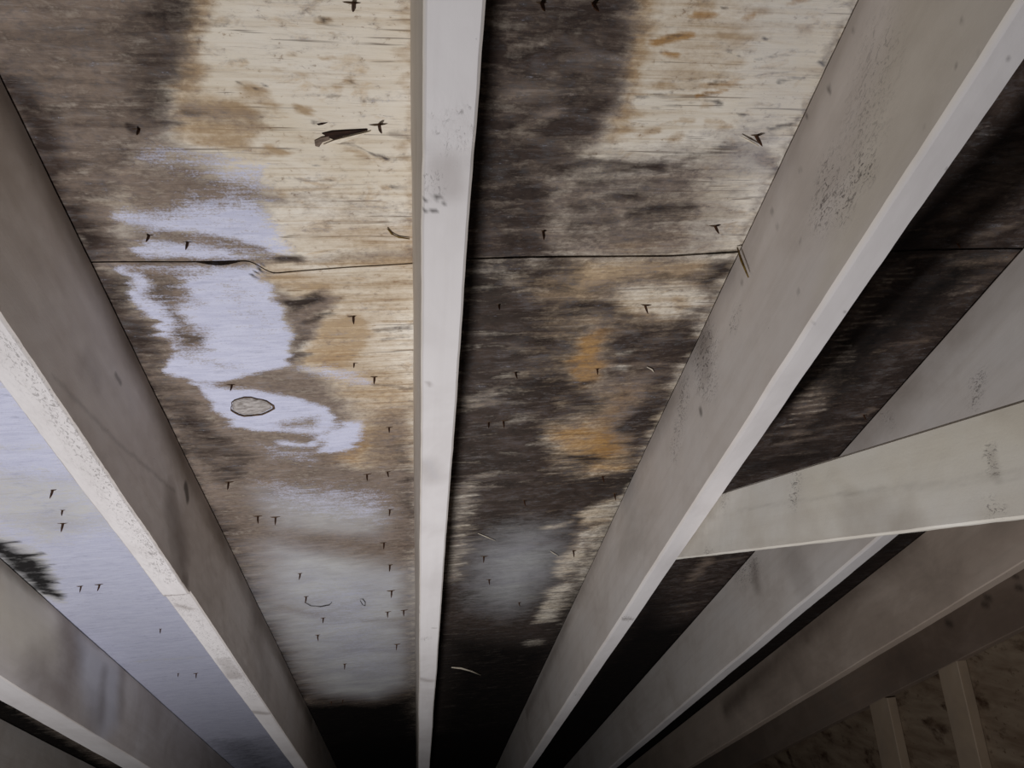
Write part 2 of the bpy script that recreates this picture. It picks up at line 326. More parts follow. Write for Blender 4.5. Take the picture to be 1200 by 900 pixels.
L('rust', 1, 13, [(778, 44), (808, 40)], 5); L('dark', .45, 6, [(788, 40), (806, 38)], 4); L('dark', .5, 6, [(834, 101), (850, 98)], 4); L('dark', .4, 4, [(818, 117), (845, 112)], 3); L('rust', .95, 9, [(818, 16), (836, 18)], 6); L('rust', .95, 8, [(868, 20), (880, 18)], 5); L('rust', .95, 6, [(925, 8), (945, 6)], 4); L('rust', .8, 8, [(826, 102), (862, 98)], 6); L('rust', .95, 6, [(815, 117), (852, 111)], 4); L('rust', .95, 8, [(780, 62), (796, 64)], 5)
for x, y in ((832, 150), (828, 130), (845, 156), (804, 150), (792, 166), (760, 158), (852, 36), (870, 42), (866, 70), (890, 14), (940, 40), (772, 98), (830, 4), (786, 98)): L('tan', .8, 8, [(x-6, y), (x+6, y)], 5)
for x, y in ((869, 61), (891, 47), (842, 126), (870, 140), (956, 76), (860, 53), (848, 8), (840, 98)): L('dark', .8, 4, [(x-3, y), (x+3, y)], 2)
for a, b in (((862, 108), (962, 88)), ((760, 128), (840, 124)), ((900, 152), (940, 144)), ((755, 108), (812, 104)), ((880, 70), (960, 62)), ((900, 100), (930, 97))): L('dark', .55, 2.5, [a, b], 2)
P('haze', .62, 20, [(690, 184), (780, 176), (820, 172), (905, 150), (888, 206), (845, 286), (830, 296), (648, 302), (640, 250), (655, 212)])
L('dark', .7, 10, [(662, 196), (700, 190), (780, 192)], 7); L('dark', .6, 12, [(690, 216), (770, 214)], 8); L('dark', .6, 14, [(680, 240), (750, 232)], 10); L('dark', .7, 16, [(745, 252), (805, 244)], 9); L('dark', .55, 12, [(670, 262), (720, 258)], 8); L('dark', .4, 8, [(800, 190), (860, 176)], 6); L('dark', .45, 8, [(812, 182), (850, 176)], 5)
P('dark', .33, 14, [(650, 210), (700, 186), (800, 180), (830, 205), (800, 285), (650, 300)]); L('dark', .5, 10, [(905, 155), (930, 148)], 5); L('haze', .7, 18, [(890, 185), (908, 200)], 8); L('haze', .6, 7, [(1000, 0), (868, 288)], 5)
L('haze', -.6, 14, [(700, 205), (760, 200)], 8); L('haze', -.5, 18, [(700, 228), (760, 222)], 9); L('haze', -.5, 24, [(840, 220), (880, 215)], 14)
P('haze', .6, 16, [(650, 200), (800, 180), (830, 210), (800, 290), (650, 300)]); P('wash', .32, 24, [(860, -30), (1010, -30), (890, 240), (850, 200), (880, 100)]); L('tan', .6, 22, [(720, 290), (800, 276)], 12); L('rust', .3, 14, [(730, 292), (790, 284)], 8)
L('mould_shade', .75, 5, [(830, 294), (862, 290)], 3)
# below the seam
P('haze', .62, 14, [(520, 306), (862, 300), (720, 600), (600, 905), (490, 905)]); P('tan', .72, 14, [(600, 306), (862, 300), (720, 600), (640, 700), (620, 560)])
P('haze', -.75, 12, [(715, 340), (800, 326), (832, 338), (838, 356), (815, 374), (760, 378), (715, 372)]); P('tan', -.6, 12, [(725, 340), (800, 326), (832, 338), (838, 356), (815, 374), (760, 378), (725, 372)])
P('haze', -.6, 12, [(664, 306), (820, 306), (790, 322), (720, 330), (660, 346)]); P('haze', -.6, 12, [(740, 444), (758, 446), (738, 485), (705, 528), (690, 520), (712, 464)]); P('haze', -.7, 12, [(640, 506), (690, 492), (738, 512), (730, 556), (680, 556), (650, 530)]); P('haze', -.7, 9, [(694, 378), (712, 392), (704, 414), (712, 430), (698, 446), (664, 448), (672, 412)])
P('dark', .97, 14, [(530, 304), (660, 306), (640, 342), (668, 368), (676, 400), (664, 450), (660, 490), (642, 506), (648, 545), (690, 560), (726, 558), (712, 600), (660, 720), (610, 905), (490, 905)])
P('dark', .9, 12, [(660, 700), (690, 680), (640, 790), (590, 905), (560, 905)])
P('dark', .6, 10, [(835, 310), (862, 300), (800, 430), (770, 500), (735, 560), (715, 590), (730, 530), (760, 460), (800, 380)])
P('haze', .8, 16, [(700, 385), (800, 378), (838, 350), (800, 430), (760, 500), (740, 530), (700, 500), (715, 470), (690, 440), (712, 420)])
P('haze', .7, 10, [(800, 320), (835, 330), (856, 306), (832, 352), (820, 345)])
P('tan', .95, 10, [(660, 306), (830, 304), (800, 324), (720, 332), (690, 346), (640, 348)]); P('haze', .4, 12, [(720, 322), (800, 312), (780, 330), (700, 342)])
L('dark', .85, 10, [(640, 352), (680, 356), (712, 362)], 6); L('dark', .6, 10, [(718, 360), (752, 362)], 6); L('tan', .7, 16, [(720, 366), (760, 374)], 8)
L('tan', .7, 10, [(790, 355), (800, 365)], 6); L('dark', .35, 14, [(790, 358), (802, 362)], 7)
P('rust', .6, 10, [(745, 446), (756, 448), (735, 485), (705, 524), (694, 518), (714, 470)]); P('rust', 1, 9, [(694, 378), (712, 392), (704, 414), (712, 430), (698, 446), (680, 458), (664, 448), (672, 412), (686, 396)])
L('dark', .8, 9, [(656, 458), (684, 452)], 5); L('dark', .75, 9, [(690, 426), (742, 424)], 6); L('dark', .4, 12, [(700, 440), (720, 444)], 6)
P('tan', .95, 12, [(738, 444), (758, 446), (740, 480), (722, 505), (705, 528), (690, 520), (700, 490), (712, 464)])
P('rust', .75, 12, [(640, 506), (690, 492), (738, 512), (735, 530), (705, 540), (740, 545), (730, 556), (680, 556), (692, 536), (650, 530)])
P('tan', .9, 12, [(650, 500), (740, 500), (740, 556), (690, 556), (650, 535)])
P('dark', .85, 9, [(735, 474), (776, 470), (768, 500), (730, 506), (722, 495)])
P('dark', .8, 8, [(692, 528), (660, 532), (690, 552), (700, 540)])
L('dark', .6, 14, [(800, 378), (850, 306)], 10)
P('dark', .45, 16, [(712, 384), (800, 380), (806, 410), (770, 440), (720, 440), (712, 410)]); L('dark', .5, 16, [(716, 400), (760, 396)], 9); L('dark', .45, 10, [(770, 420), (806, 400)], 8); L('dark', .55, 14, [(676, 470), (700, 480)], 8); L('dark', .5, 12, [(640, 470), (690, 466)], 8)
L('haze', -.6, 8, [(724, 415), (742, 412)], 4); L('tan', -.8, 8, [(724, 415), (742, 412)], 4); L('haze', -.7, 10, [(722, 432), (732, 434)], 4); L('tan', -.7, 10, [(722, 432), (732, 434)], 4)
L('dark', .7, 10, [(745, 548), (716, 584)], 6); L('dark', .6, 8, [(690, 562), (740, 558)], 5); L('dark', .5, 10, [(730, 362), (752, 360)], 5); L('dark', .45, 9, [(786, 350), (804, 354)], 5); L('dark', .5, 9, [(812, 342), (830, 344)], 5); L('dark', .4, 6, [(784, 368), (806, 370)], 4)
P('dark', .42, 14, [(650, 306), (862, 300), (800, 430), (720, 600), (690, 580), (640, 540), (650, 460), (660, 380), (640, 345)])
for pts in ([(700, 308), (830, 306), (800, 322), (720, 330), (670, 340)], [(725, 342), (800, 328), (832, 340), (836, 356), (812, 372), (760, 376), (725, 368)], [(690, 382), (710, 392), (704, 414), (710, 430), (698, 444), (668, 448), (674, 412)], [(740, 446), (756, 446), (738, 485), (705, 526), (692, 520), (712, 464)], [(644, 508), (690, 495), (736, 512), (734, 530), (700, 532), (652, 528)], [(696, 546), (736, 540), (730, 555), (690, 556)]): P('dark', -.75, 9, pts)
for a, b in (((700, 388), (780, 384)), ((700, 470), (740, 462)), ((650, 512), (700, 508)), ((690, 520), (735, 518)), ((712, 330), (780, 322)), ((668, 326), (730, 318))): L('dark', .5, 3.5, [a, b], 3)
P('dark', -.45, 10, [(690, 596), (738, 578), (735, 592), (712, 606), (694, 655), (676, 690), (654, 722), (630, 730), (654, 690), (664, 640)])
for pts in ([(676, 600), (705, 588), (738, 579), (732, 594), (705, 609), (682, 614)], [(672, 624), (706, 614), (698, 628), (678, 638)], [(652, 652), (680, 640), (684, 650), (672, 664), (662, 678), (648, 676)], [(638, 692), (668, 682), (664, 700), (654, 716), (650, 729), (626, 731), (634, 712), (640, 704)], [(636, 616), (668, 609), (668, 613), (640, 619)], [(615, 752), (632, 749), (632, 756), (620, 757)]):
    for ly, st in (('dark', -.8), ('haze', -.7), ('tan', -.55)): P(ly, st, 6, pts)
for y in (572, 583, 596, 604, 617, 630, 641, 652, 663, 676):
    for ly, st in (('dark', -.7), ('haze', -.5)): L(ly, st, 2.5, [(526, y), (540+(y*7) % 19, y-3)], 2.5)
L('dark', -.5, 7, [(618, 754), (630, 752)], 4)
P('dark', -.45, 12, [(522, 570), (560, 560), (556, 600), (548, 640), (550, 672), (520, 690)])
for y in (340, 465, 478, 560, 570): L('dark', -.35, 12, [(545 + y % 9, y), (575, y-4)], 7)
L('dark', -.3, 26, [(600, 330), (650, 350)], 14); L('dark', -.35, 14, [(580, 500), (620, 490)], 8); L('dark', -.25, 40, [(560, 470), (650, 420)], 24); L('dark', -.3, 14, [(650, 470), (664, 465)], 8); L('dark', -.25, 30, [(590, 400), (650, 390)], 20)
L('mould_shade', .6, 26, [(552, 310), (540, 430)], 14); L('mould_shade', .4, 14, [(590, 395), (650, 398)], 9); L('mould_shade', .35, 18, [(600, 455), (640, 452)], 9); L('mould_shade', .45, 16, [(560, 330), (580, 340)], 10); L('mould_shade', .3, 22, [(650, 560), (700, 566)], 10)  # first stroke carries the painted rafter shadow on below the seam
P('wash', .45, 28, [(560, 640), (600, 618), (650, 616), (660, 650), (640, 690), (600, 722), (560, 710)])
P('wash', .38, 20, [(570, 650), (620, 640), (640, 670), (600, 700), (570, 690)])
P('mould_shade', .85, 26, [(512, 742), (560, 745), (640, 752), (660, 720), (700, 660), (740, 560), (640, 830), (600, 920), (490, 920)])  # black bottom of the bay: mould and painted light falloff
L('mould_shade', -.5, 8, [(520, 720), (560, 728)], 4); L('mould_shade', -.3, 3, [(560, 850), (600, 846)], 2)
# --- bays beyond the wide rafter
P('haze', 1, 6, [(1045, -10), (1190, -10), (1420, 200), (1260, 420), (1130, 640), (700, 905), (596, 905), (745, 600), (895, 300)]); P('tan', .5, 6, [(1045, -10), (1190, -10), (1420, 200), (1260, 420), (1130, 640), (700, 905), (745, 600), (895, 300)])
P('dark', 1, 6, [(1045, -10), (1190, -10), (1420, 200), (1260, 420), (1130, 640), (700, 905), (596, 905), (745, 600), (895, 300)])
for a, b, wd, s in (((1088, 262), (1112, 250), 16, .45), ((1090, 274), (1118, 270), 9, .5), ((1130, 240), (1170, 215), 30, .4), ((1150, 275), (1195, 262), 16, .55), ((1180, 190), (1200, 180), 40, .4), ((1120, 250), (1150, 232), 12, .4), ((1120, 305), (1190, 302), 11, .6), ((1060, 300), (1110, 303), 6, .45), ((1125, 330), (1165, 322), 16, .5), ((1120, 345), (1150, 338), 10, .5)): L('dark', -s, wd, [a, b], wd*.6)
P('dark', -.5, 14, [(1038, 306), (1060, 308), (1020, 350), (985, 400), (1000, 425), (975, 470), (940, 505), (925, 480), (960, 420)])
L('dark', -.3, 14, [(920, 520), (985, 505)], 10)
for y in range(316, 500, 7):
    x0 = 1042-(y-300)*.698; ln = 14+((y*13) % 29)
    for ly, st in (('dark', -.75), ('haze', -.5)): L(ly, st, 2.2, [(x0+6+(y*5) % 7, y), (x0+6+ln, y-2)], 2.2)
L('tan', .8, 20, [(1110, 312), (1190, 304)], 8); L('dark', -.35, 16, [(1110, 312), (1190, 304)], 8)
L('rust', .8, 20, [(1030, 412), (1090, 400)], 10); L('dark', -.34, 14, [(1030, 412), (1086, 402)], 10); L('dark', -.25, 24, [(1040, 380), (1100, 372)], 14)
L('dark', -.6, 10, [(1006, 486), (1022, 480)], 5); L('tan', .8, 12, [(1006, 484), (1022, 480)], 6); L('dark', -.5, 4, [(995, 498), (1012, 497)], 3)
for a, b in (((905, 520), (965, 512)), ((930, 508), (985, 500)), ((900, 536), (960, 528))): L('dark', -.45, 6, [a, b], 4)
L('mould_shade', .95, 44, [(1120, 322), (1060, 370), (1000, 420), (985, 440)], 26); L('mould_shade', .6, 26, [(890, 545), (960, 530)], 14); L('mould_shade', .6, 40, [(1090, 200), (1060, 280)], 24); L('mould_shade', .5, 20, [(990, 450), (940, 520)], 14)
L('dark', -.8, 12, [(828, 656), (812, 680)], 7); L('tan', .6, 14, [(828, 656), (812, 680)], 7)
for a, b in (((800, 690), (860, 676)), ((786, 712), (830, 704)), ((780, 720), (812, 716)), ((830, 660), (876, 652)), ((786, 744), (800, 742))): L('dark', -.42, 6, [a, b], 4)
P('mould_shade', .9, 16, [(760, 690), (790, 730), (830, 720), (800, 770), (720, 905), (600, 905)])  # darkness down the bay painted over the mould
P('mould_shade', .6, 8, [(1075, 600), (1110, 600), (925, 757), (780, 905), (700, 905)])
# --- washed pale bay behind the rough-sawn rafter
P('paint', .92, 10, [(-300, 180), (0, 420), (130, 600), (370, 900), (350, 960), (250, 900), (60, 742), (-40, 660), (-300, 420)])
P('wash', 1, 10, [(-300, 180), (0, 420), (130, 600), (370, 900), (350, 960), (250, 900), (60, 742), (-40, 660), (-300, 420)])
P('paint', -.65, 24, [(-60, 540), (100, 560), (130, 620), (60, 640), (-60, 600)])
L('haze', .6, 12, [(-20, 515), (36, 522)], 8); L('paint', -.5, 14, [(-20, 518), (40, 524)], 8)
L('haze', .5, 8, [(160, 776), (240, 770)], 6); L('paint', -.5, 7, [(160, 776), (240, 770)], 5)
for a, b in (((-10, 640), (22, 636)), ((10, 652), (46, 650)), ((26, 668), (56, 664)), ((40, 682), (70, 682)), ((48, 694), (66, 698))): L('mould_shade', .9, 5, [a, b], 3)
for a, b in (((48, 592), (66, 598)), ((52, 604), (80, 594)), ((-5, 571), (24, 566)), ((24, 580), (50, 574)), ((80, 604), (94, 606))): L('dark', .9, 3, [a, b], 2)
P('paint', -.9, 9, [(-60, 600), (10, 632), (44, 648), (64, 676), (74, 708), (40, 700), (-60, 640)])
P('mould_shade', .95, 9, [(-40, 620), (10, 642), (40, 655), (60, 680), (70, 704), (40, 690), (0, 658), (-60, 610)])
P('mould_shade', .55, 26, [(250, 868), (310, 866), (345, 905), (270, 905)])  # soft painted fade into the dark at the bay's lower end
P('mould_shade', 1, 8, [(-400, 620), (-40, 770), (30, 838), (130, 900), (130, 1000), (-400, 900)])
#STAINS_END
LAYERS = ('tan', 'rust', 'haze', 'dark', 'wash', 'paint', 'mould_shade')

# ---------------------------------------------------------------- roof deck: plywood panels with their joints
X303 = on_roof(322, 315)[0]; X285 = on_roof(290, 315)[0]; XC = RAF[0]; GA = on_roof(232, 309)[0]; GB = on_roof(282, 309)[0]
STEP = on_roof(303, 322)[1]-on_roof(303, 307)[1]
def seam_line(X):
    o = 0.0015*np.sin(X*5.1)+.0008*np.sin(X*23)
    k = (X > X303) & (X < XC+.1)
    rp = sstep((X-X285)/(X303-X285))
    return SEAM + o + np.where(X < XC, rp*STEP*(1-.75*np.clip((X-X303)/(XC-X303), 0, 1)), 0) - np.where(X > .35, .004*np.clip((X-.35)/.1, 0, 1)*np.clip((.5-X)/.05, 0, 1), 0)
def lens(X): u = np.clip((X-GA)/(GB-GA), 0, 1); return .0052*np.sin(math.pi*u)
def axis(*segs):
    return np.unique(np.concatenate([np.arange(a, b, s) for a, b, s in segs] + [np.array([segs[-1][1]])]).round(5))
GOUGE = [on_roof(*p) for p in ((372, 168), (380, 158), (436, 151), (440, 152), (400, 162), (376, 171))]
def deck_height(X, d):
    h = .0016*(fbm(X*6, d*9, 3)-.5) + .0011*(fbm(X*20, d*90, 5)-.5)
    return h
ceiling = bpy.data.objects.new('ceiling', None); COL.objects.link(ceiling); ceiling.matrix_world = ROOFM.copy()
tag(ceiling, 'mould-stained plywood roof deck seen from the attic', 'roof deck', kind='structure')
PANELS = []
def panel(xs, ds, top_seam=False, bot_seam=False, label=None):
    X, Dv = np.meshgrid(xs, ds); n, m = X.shape
    g = np.where(X > .1, .0017, .0011)
    if bot_seam:                                # the edge at larger d follows the joint
        e = seam_line(X)-g; t = np.clip((Dv-(ds[-1]-.06))/.06, 0, 1); Dv = Dv + t*(e-ds[-1])
    if top_seam:
        e = seam_line(X)+g+lens(X); t = np.clip(1-(Dv-ds[0])/.06, 0, 1); Dv = Dv + t*(e-ds[0])
    Xf, Df = X.ravel(), Dv.ravel()
    H = HS + deck_height(Xf, Df)
    # ragged lookup position: streaks along the grain
    wx = Xf + .022*(fbm(Xf*9, Df*14, 51, 3)-.5) + .020*(fbm(Xf*14, Df*120, 11, 2)-.5) + .012*(fbm(Xf*40, Df*60, 21, 2)-.5)
    wd = Df + .018*(fbm(Xf*9, Df*12, 61, 2)-.5) + .016*(fbm(Xf*18, Df*26, 31, 3)-.5)
    wd = .29+np.abs(wd-.29)                     # above the part in view the stains go on much as below
    Q = np.stack([wx, wd], 1)
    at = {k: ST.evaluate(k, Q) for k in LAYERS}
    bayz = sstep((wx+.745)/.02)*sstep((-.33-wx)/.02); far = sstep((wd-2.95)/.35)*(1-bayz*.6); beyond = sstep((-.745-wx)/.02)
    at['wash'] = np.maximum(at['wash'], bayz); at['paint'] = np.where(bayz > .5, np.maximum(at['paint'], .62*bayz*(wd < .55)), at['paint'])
    at['haze'] = np.maximum(at['haze'], beyond*.85); at['dark'] = np.maximum(at['dark'], np.maximum(beyond*.6*fbm(wx*6, wd*5, 71), far)); at['mould_shade'] = np.maximum(at['mould_shade'], far*.9)  # deck blackens towards the eaves: light falloff painted in with the mould
    V = np.stack([Xf, Df, H], 1)
    i = np.arange(n*m).reshape(n, m)
    F = np.stack([i[:-1, :-1], i[1:, :-1], i[1:, 1:], i[:-1, 1:]], -1).reshape(-1, 4).tolist()
    ring = np.concatenate([i[0, :], i[1:, -1], i[-1, -2::-1], i[-2:0:-1, 0]])
    nv = len(V); top = V[ring].copy(); top[:, 2] = HS+.012; V = np.vstack([V, top])
    for k in at: at[k] = np.concatenate([at[k], at[k][ring]])
    R = len(ring)
    for k in range(R):
        a, b = ring[k], ring[(k+1) % R]; F.append([int(a), int(b), nv+(k+1) % R, nv+k])
    F.append([nv+k for k in range(R)])
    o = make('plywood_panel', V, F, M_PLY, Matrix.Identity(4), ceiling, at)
    if label: o['label'] = label
    PANELS.append((xs[0], xs[-1], ds[0], ds[-1], o)); return o
fx = lambda a, b: axis((a, b, .005))
JX = RAF[2]+.003                                # end joints fall on rafters
xl = axis((-2.4, -.78, .02), (-.78, RAF[-1], .006))
xm = axis((RAF[-1]+.002, JX, .0048))
xr = axis((JX+.002, 1.34, .007), (1.34, 1.76, .02))
dA = axis((-1.2, .22, .06), (.22, SEAM, .003)); dA[-1] = SEAM
dB = axis((SEAM, 1.30, .0035), (1.30, SEAM+1.2192, .006)); dC = axis((SEAM+1.2200, 3.4, .009)); dE = axis((SEAM+2.4390, 5.0, .03))
dC = dC[dC <= SEAM+2.4384]; dC = np.append(dC[:-1], SEAM+2.4384)
for xs in (xl, xm, xr):
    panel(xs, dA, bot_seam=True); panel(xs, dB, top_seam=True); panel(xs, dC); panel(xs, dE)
def panel_at(X, d):
    for a, b, c, e, o in PANELS:
        if a-.003 <= X <= b+.003 and c-.003 <= d <= e+.003: return o
    return PANELS[0][4]
make('roofing_felt', [(-2.4, -1.2, HS+.0135), (1.76, -1.2, HS+.0135), (1.76, 5, HS+.0135), (-2.4, 5, HS+.0135), (-2.4, -1.2, HS+.016), (1.76, -1.2, HS+.016), (1.76, 5, HS+.016), (-2.4, 5, HS+.016)],
     [(0, 3, 2, 1), (4, 5, 6, 7), (0, 1, 5, 4), (1, 2, 6, 5), (2, 3, 7, 6), (3, 0, 4, 7)], M_FELT, Matrix.Identity(4), ceiling)

# ---------------------------------------------------------------- boards (rafters, tie, studs)
BL = ('cream', 'bluish', 'stain_shade', 'scuff', 'crack', 'rough')
def board(name, mat, matrix, wx, ln, wz, stations, stains=None, bevel=.0022, step=.0065, seed=0, wob=.0012, shape=None, cool=0):
    """long board: local x = thickness, y = length, z = depth; stains = {face: (Stain, function giving face coordinates)}"""
    b = bevel; ring = []
    def edge(p, q, nrm):
        p = np.array(p); q = np.array(q); k = max(1, int(np.linalg.norm(q-p)/step))
        for t in range(k+1): ring.append((*(p+(q-p)*t/k), nrm))
    x0, x1 = -wx/2, wx/2; z0, z1 = 0, wz
    edge((x0+b, z0), (x1-b, z0), 'bottom'); edge((x1, z0+b), (x1, z1-b), 'right'); edge((x1-b, z1), (x0+b, z1), 'top'); edge((x0, z1-b), (x0, z0+b), 'left')
    rx = np.array([r[0] for r in ring]); rz = np.array([r[1] for r in ring]); face = np.array([r[2] for r in ring]); R = len(ring); n = len(stations)
    Y = np.repeat(stations, R); Xv = np.tile(rx, n); Z = np.tile(rz, n); Fc = np.tile(face, n)
    dx = wob*(fbm(Y*3+seed*7, Y*0+seed, seed, 3)-.5)*2 + .0006*(fbm(Y*40, Z*40+Xv*60, seed+5, 2)-.5)
    dz = wob*(fbm(Y*4+seed*3, Y*0+seed+9, seed+2, 3)-.5)*2*(1-Z/wz) + .0006*(fbm(Y*45, Xv*60, seed+6, 2)-.5)*(Z < .01)
    V = np.stack([Xv+dx, Y, Z+dz], 1)
    if shape: V = shape(V, Fc)
    at = {k: np.zeros(len(V)) for k in BL}
    if cool: at['bluish'][Fc == 'bottom'] = cool
    for fc, (st, fn) in (stains or {}).items():
        sel = Fc == fc
        Q = fn(V[sel]); Q = Q + .006*np.stack([fbm(Q[:, 0]*60, Q[:, 1]*60, 41)-.5, fbm(Q[:, 0]*60, Q[:, 1]*60, 43)-.5], 1)
        for k in BL: at[k][sel] = np.maximum(at[k][sel], st.evaluate(k, Q))
    i = np.arange(n*R).reshape(n, R); j = np.roll(i, -1, 1)
    F = np.stack([i[:-1], i[1:], j[1:], j[:-1]], -1).reshape(-1, 4).tolist()
    F.append([int(v) for v in i[0]]); F.append([int(v) for v in i[-1][::-1]])
    return make(name, V, F, mat, matrix, None, at)
RAFLABEL = {
 -3: ('dim rafter beyond the drip-stained rafter, farthest from the gable wall', .0387),
 -2: ('pale rafter with bluish drips and brown smears running down its side', .058),
 -1: ('rafter with rough-sawn bright bottom edge beside the patch of white paint', .0387),
 0: ('white rafter with wrinkled torn paint on its narrow underside, between pale and black bays', .0387),
 1: ('wide pale rafter with dark scuffs, the one the collar tie is nailed to', .0387),
 2: ('pale rafter passing just behind the collar tie', .0387),
 3: ('dim brownish rafter between the collar tie and the gable end rafter', .0387),
 4: ('darkest rafter, lying against the gable wall above two studs', .0387)}
#RAFSTAINS
RS = {}
def side(i, s):
    t = RAFLABEL[i][1]; X = RAF[i]+s*t/2; st = Stain(lambda px, py: on_side(px, py, X)); RS[(i, 'right' if s > 0 else 'left')] = st; return st
def under(i): st = Stain(lambda px, py: on_roof(px, py, HB)); RS[(i, 'bottom')] = st; return st
s = side(-1, 1)                                  # rough-sawn rafter: brown side
s.line('crack', .34, 1.4, [(62, 440), (92, 470), (140, 520), (205, 575)], 1.3); s.line('crack', .9, 4, [(218, 570), (220, 581)], 1)
s.line('crack', .6, 2.5, [(136, 438), (142, 448)], 1); s.line('stain_shade', .45, 12, [(100, 425), (115, 445)], 8)
s.line('stain_shade', .85, 13, [(200, 590), (206, 620), (213, 655)], 7); s.line('stain_shade', .3, 20, [(205, 620), (213, 650)], 10); s.line('stain_shade', .8, 6, [(216, 680), (218, 683)], 2)
s.line('stain_shade', .5, 10, [(300, 730), (312, 790)], 6); s.line('stain_shade', .9, 5, [(0, 92), (105, 308), (245, 600), (365, 845)], 3); 
s = under(-1)
s.poly('rough', 1, 4, [(0, 355), (155, 597), (222, 697), (196, 705), (115, 600), (-10, 440)])
s.line('scuff', .7, 26, [(8, 400), (80, 500), (130, 575), (200, 680)], 14); s.line('scuff', .5, 20, [(210, 705), (300, 820)], 10)
s.line('stain_shade', .85, 7, [(194, 698), (222, 697)], 2); s.line('scuff', 1, 9, [(194, 699), (222, 698)], 3); s.line('stain_shade', .5, 8, [(208, 712), (224, 716)], 4)
s.line('stain_shade', .5, 20, [(262, 775), (275, 795)], 6); s.line('stain_shade', .6, 12, [(296, 836), (312, 838)], 4)
s.poly('bluish', .25, 10, [(0, 355), (155, 597), (360, 897), (340, 897), (115, 600), (-10, 440)])
s = side(-2, 1)                                  # drip-stained rafter
s.poly('cream', .95, 18, [(-40, 640), (30, 690), (60, 720), (72, 745), (65, 775), (20, 775), (-40, 740)])
s.line('stain_shade', .75, 20, [(80, 735), (88, 770), (80, 800)], 12); s.line('stain_shade', .6, 26, [(40, 790), (80, 815), (106, 845)], 14)
s.poly('bluish', 1, 8, [(90, 738), (140, 780), (138, 850), (118, 870), (100, 830), (92, 790)]); s.line('stain_shade', .6, 8, [(122, 790), (118, 840)], 5); s.line('stain_shade', .6, 8, [(143, 790), (142, 830)], 5)
s.line('stain_shade', .35, 40, [(180, 840), (260, 905)], 22); s.line('stain_shade', .9, 4, [(-20, 640), (90, 728), (250, 868)], 2)
s = under(0)                                     # thin-looking rafter: wrinkled and torn paint
s.poly('bluish', .6, 12, [(495, -20), (575, -20), (560, 170), (520, 180), (494, 150)])
for a, b in (((506, 132), (550, 124)), ((512, 150), (556, 146)), ((518, 160), (556, 152)), ((520, 168), (554, 162)), ((522, 174), (548, 170)), ((512, 140), (530, 136))): s.line('scuff', .85, 4, [a, b], 3)
s.line('rough', .8, 40, [(530, 130), (535, 170)], 16)
for x in (496, 500, 505, 511, 517): s.line('scuff', .9, 2.5, [(x, 195), (x+1, 228)], 2)
s.line('stain_shade', .35, 40, [(520, 195), (525, 220)], 14)
for pts in ([(495, 236), (505, 233), (512, 230), (513, 240)], [(516, 230), (520, 238)], [(496, 248), (504, 250), (508, 246), (513, 249)]): s.line('crack', .9, 2, pts, 1)
s.line('stain_shade', .6, 5, [(502, 449), (503, 452)], 3); s.line('bluish', .7, 20, [(500, 540), (512, 560)], 10); s.line('stain_shade', .3, 30, [(495, 545), (510, 560)], 14)
s.line('stain_shade', .8, 3, [(507, 736), (511, 736)], 1.5); s.line('scuff', .8, 10, [(490, 752), (500, 748)], 5); s.line('stain_shade', .55, 8, [(490, 795), (506, 798)], 5)
s = side(0, -1); s.poly('cream', .9, 6, [(478, -20), (500, -20), (486, 905), (484, 905)])
s = side(1, -1)                                  # wide rafter with the tie: scuffs
s.poly('cream', .5, 22, [(1060, -30), (1220, -30), (1010, 280), (960, 340), (990, 230)])
s.line('scuff', 1, 22, [(972, 200), (966, 235), (962, 250)], 11); s.line('scuff', 1, 20, [(1012, 192), (996, 215), (985, 245)], 10); s.line('scuff', .8, 14, [(1016, 192), (1018, 205)], 6); s.line('scuff', .5, 40, [(1030, 60), (1010, 150)], 22)
s.line('scuff', 1, 22, [(828, 402), (824, 425), (826, 440)], 8); s.line('stain_shade', .5, 16, [(826, 405), (824, 430)], 7); s.line('scuff', 1, 9, [(803, 450), (799, 478)], 4); s.line('scuff', .9, 8, [(864, 362), (858, 382)], 3); s.line('scuff', .7, 8, [(798, 490), (790, 530)], 5)
s.line('crack', .8, 2.5, [(971, 100), (973, 106)], 1); s.line('crack', .7, 3, [(820, 479), (821, 483)], 1); s.line('crack', .7, 2.5, [(944, 133), (946, 135)], 1)
for x, y in ((904, 247), (910, 265), (938, 282), (937, 198), (1000, 32), (1142, 60), (1121, 76), (1128, 25), (935, 340), (1080, 150), (868, 330)): s.line('crack', .45, 2.4, [(x, y), (x+1, y+1)], 1)
s.line('stain_shade', .55, 5, [(1002, 0), (865, 300), (720, 602), (617, 835)], 3)
s = under(1)
s.poly('bluish', .5, 10, [(1200, -20), (1260, 0), (1045, 300), (850, 575), (800, 600), (1000, 300)])
s.line('scuff', 1, 9, [(722, 718), (738, 726)], 4); s.line('stain_shade', .7, 7, [(724, 724), (738, 725)], 3); s.line('scuff', .7, 6, [(668, 812), (680, 814)], 3)
for x, y in ((1107, 198), (1178, 70), (953, 377), (990, 365)): s.line('crack', .5, 2.4, [(x, y), (x+1, y+1)], 1)
s = side(2, -1)
s.line('scuff', .9, 12, [(1150, 440), (1140, 470)], 7); s.line('scuff', .7, 8, [(1138, 446), (1143, 452)], 4); s.line('scuff', .9, 12, [(866, 672), (884, 662)], 6); s.line('stain_shade', .55, 8, [(884, 665), (887, 685)], 4); s.line('scuff', .7, 8, [(1035, 485), (1045, 495)], 5)
s.line('stain_shade', .45, 40, [(1190, 300), (990, 530)], 20); s.line('stain_shade', .4, 26, [(930, 655), (945, 690)], 10)  # last stroke paints a soft shadow line below the collar tie
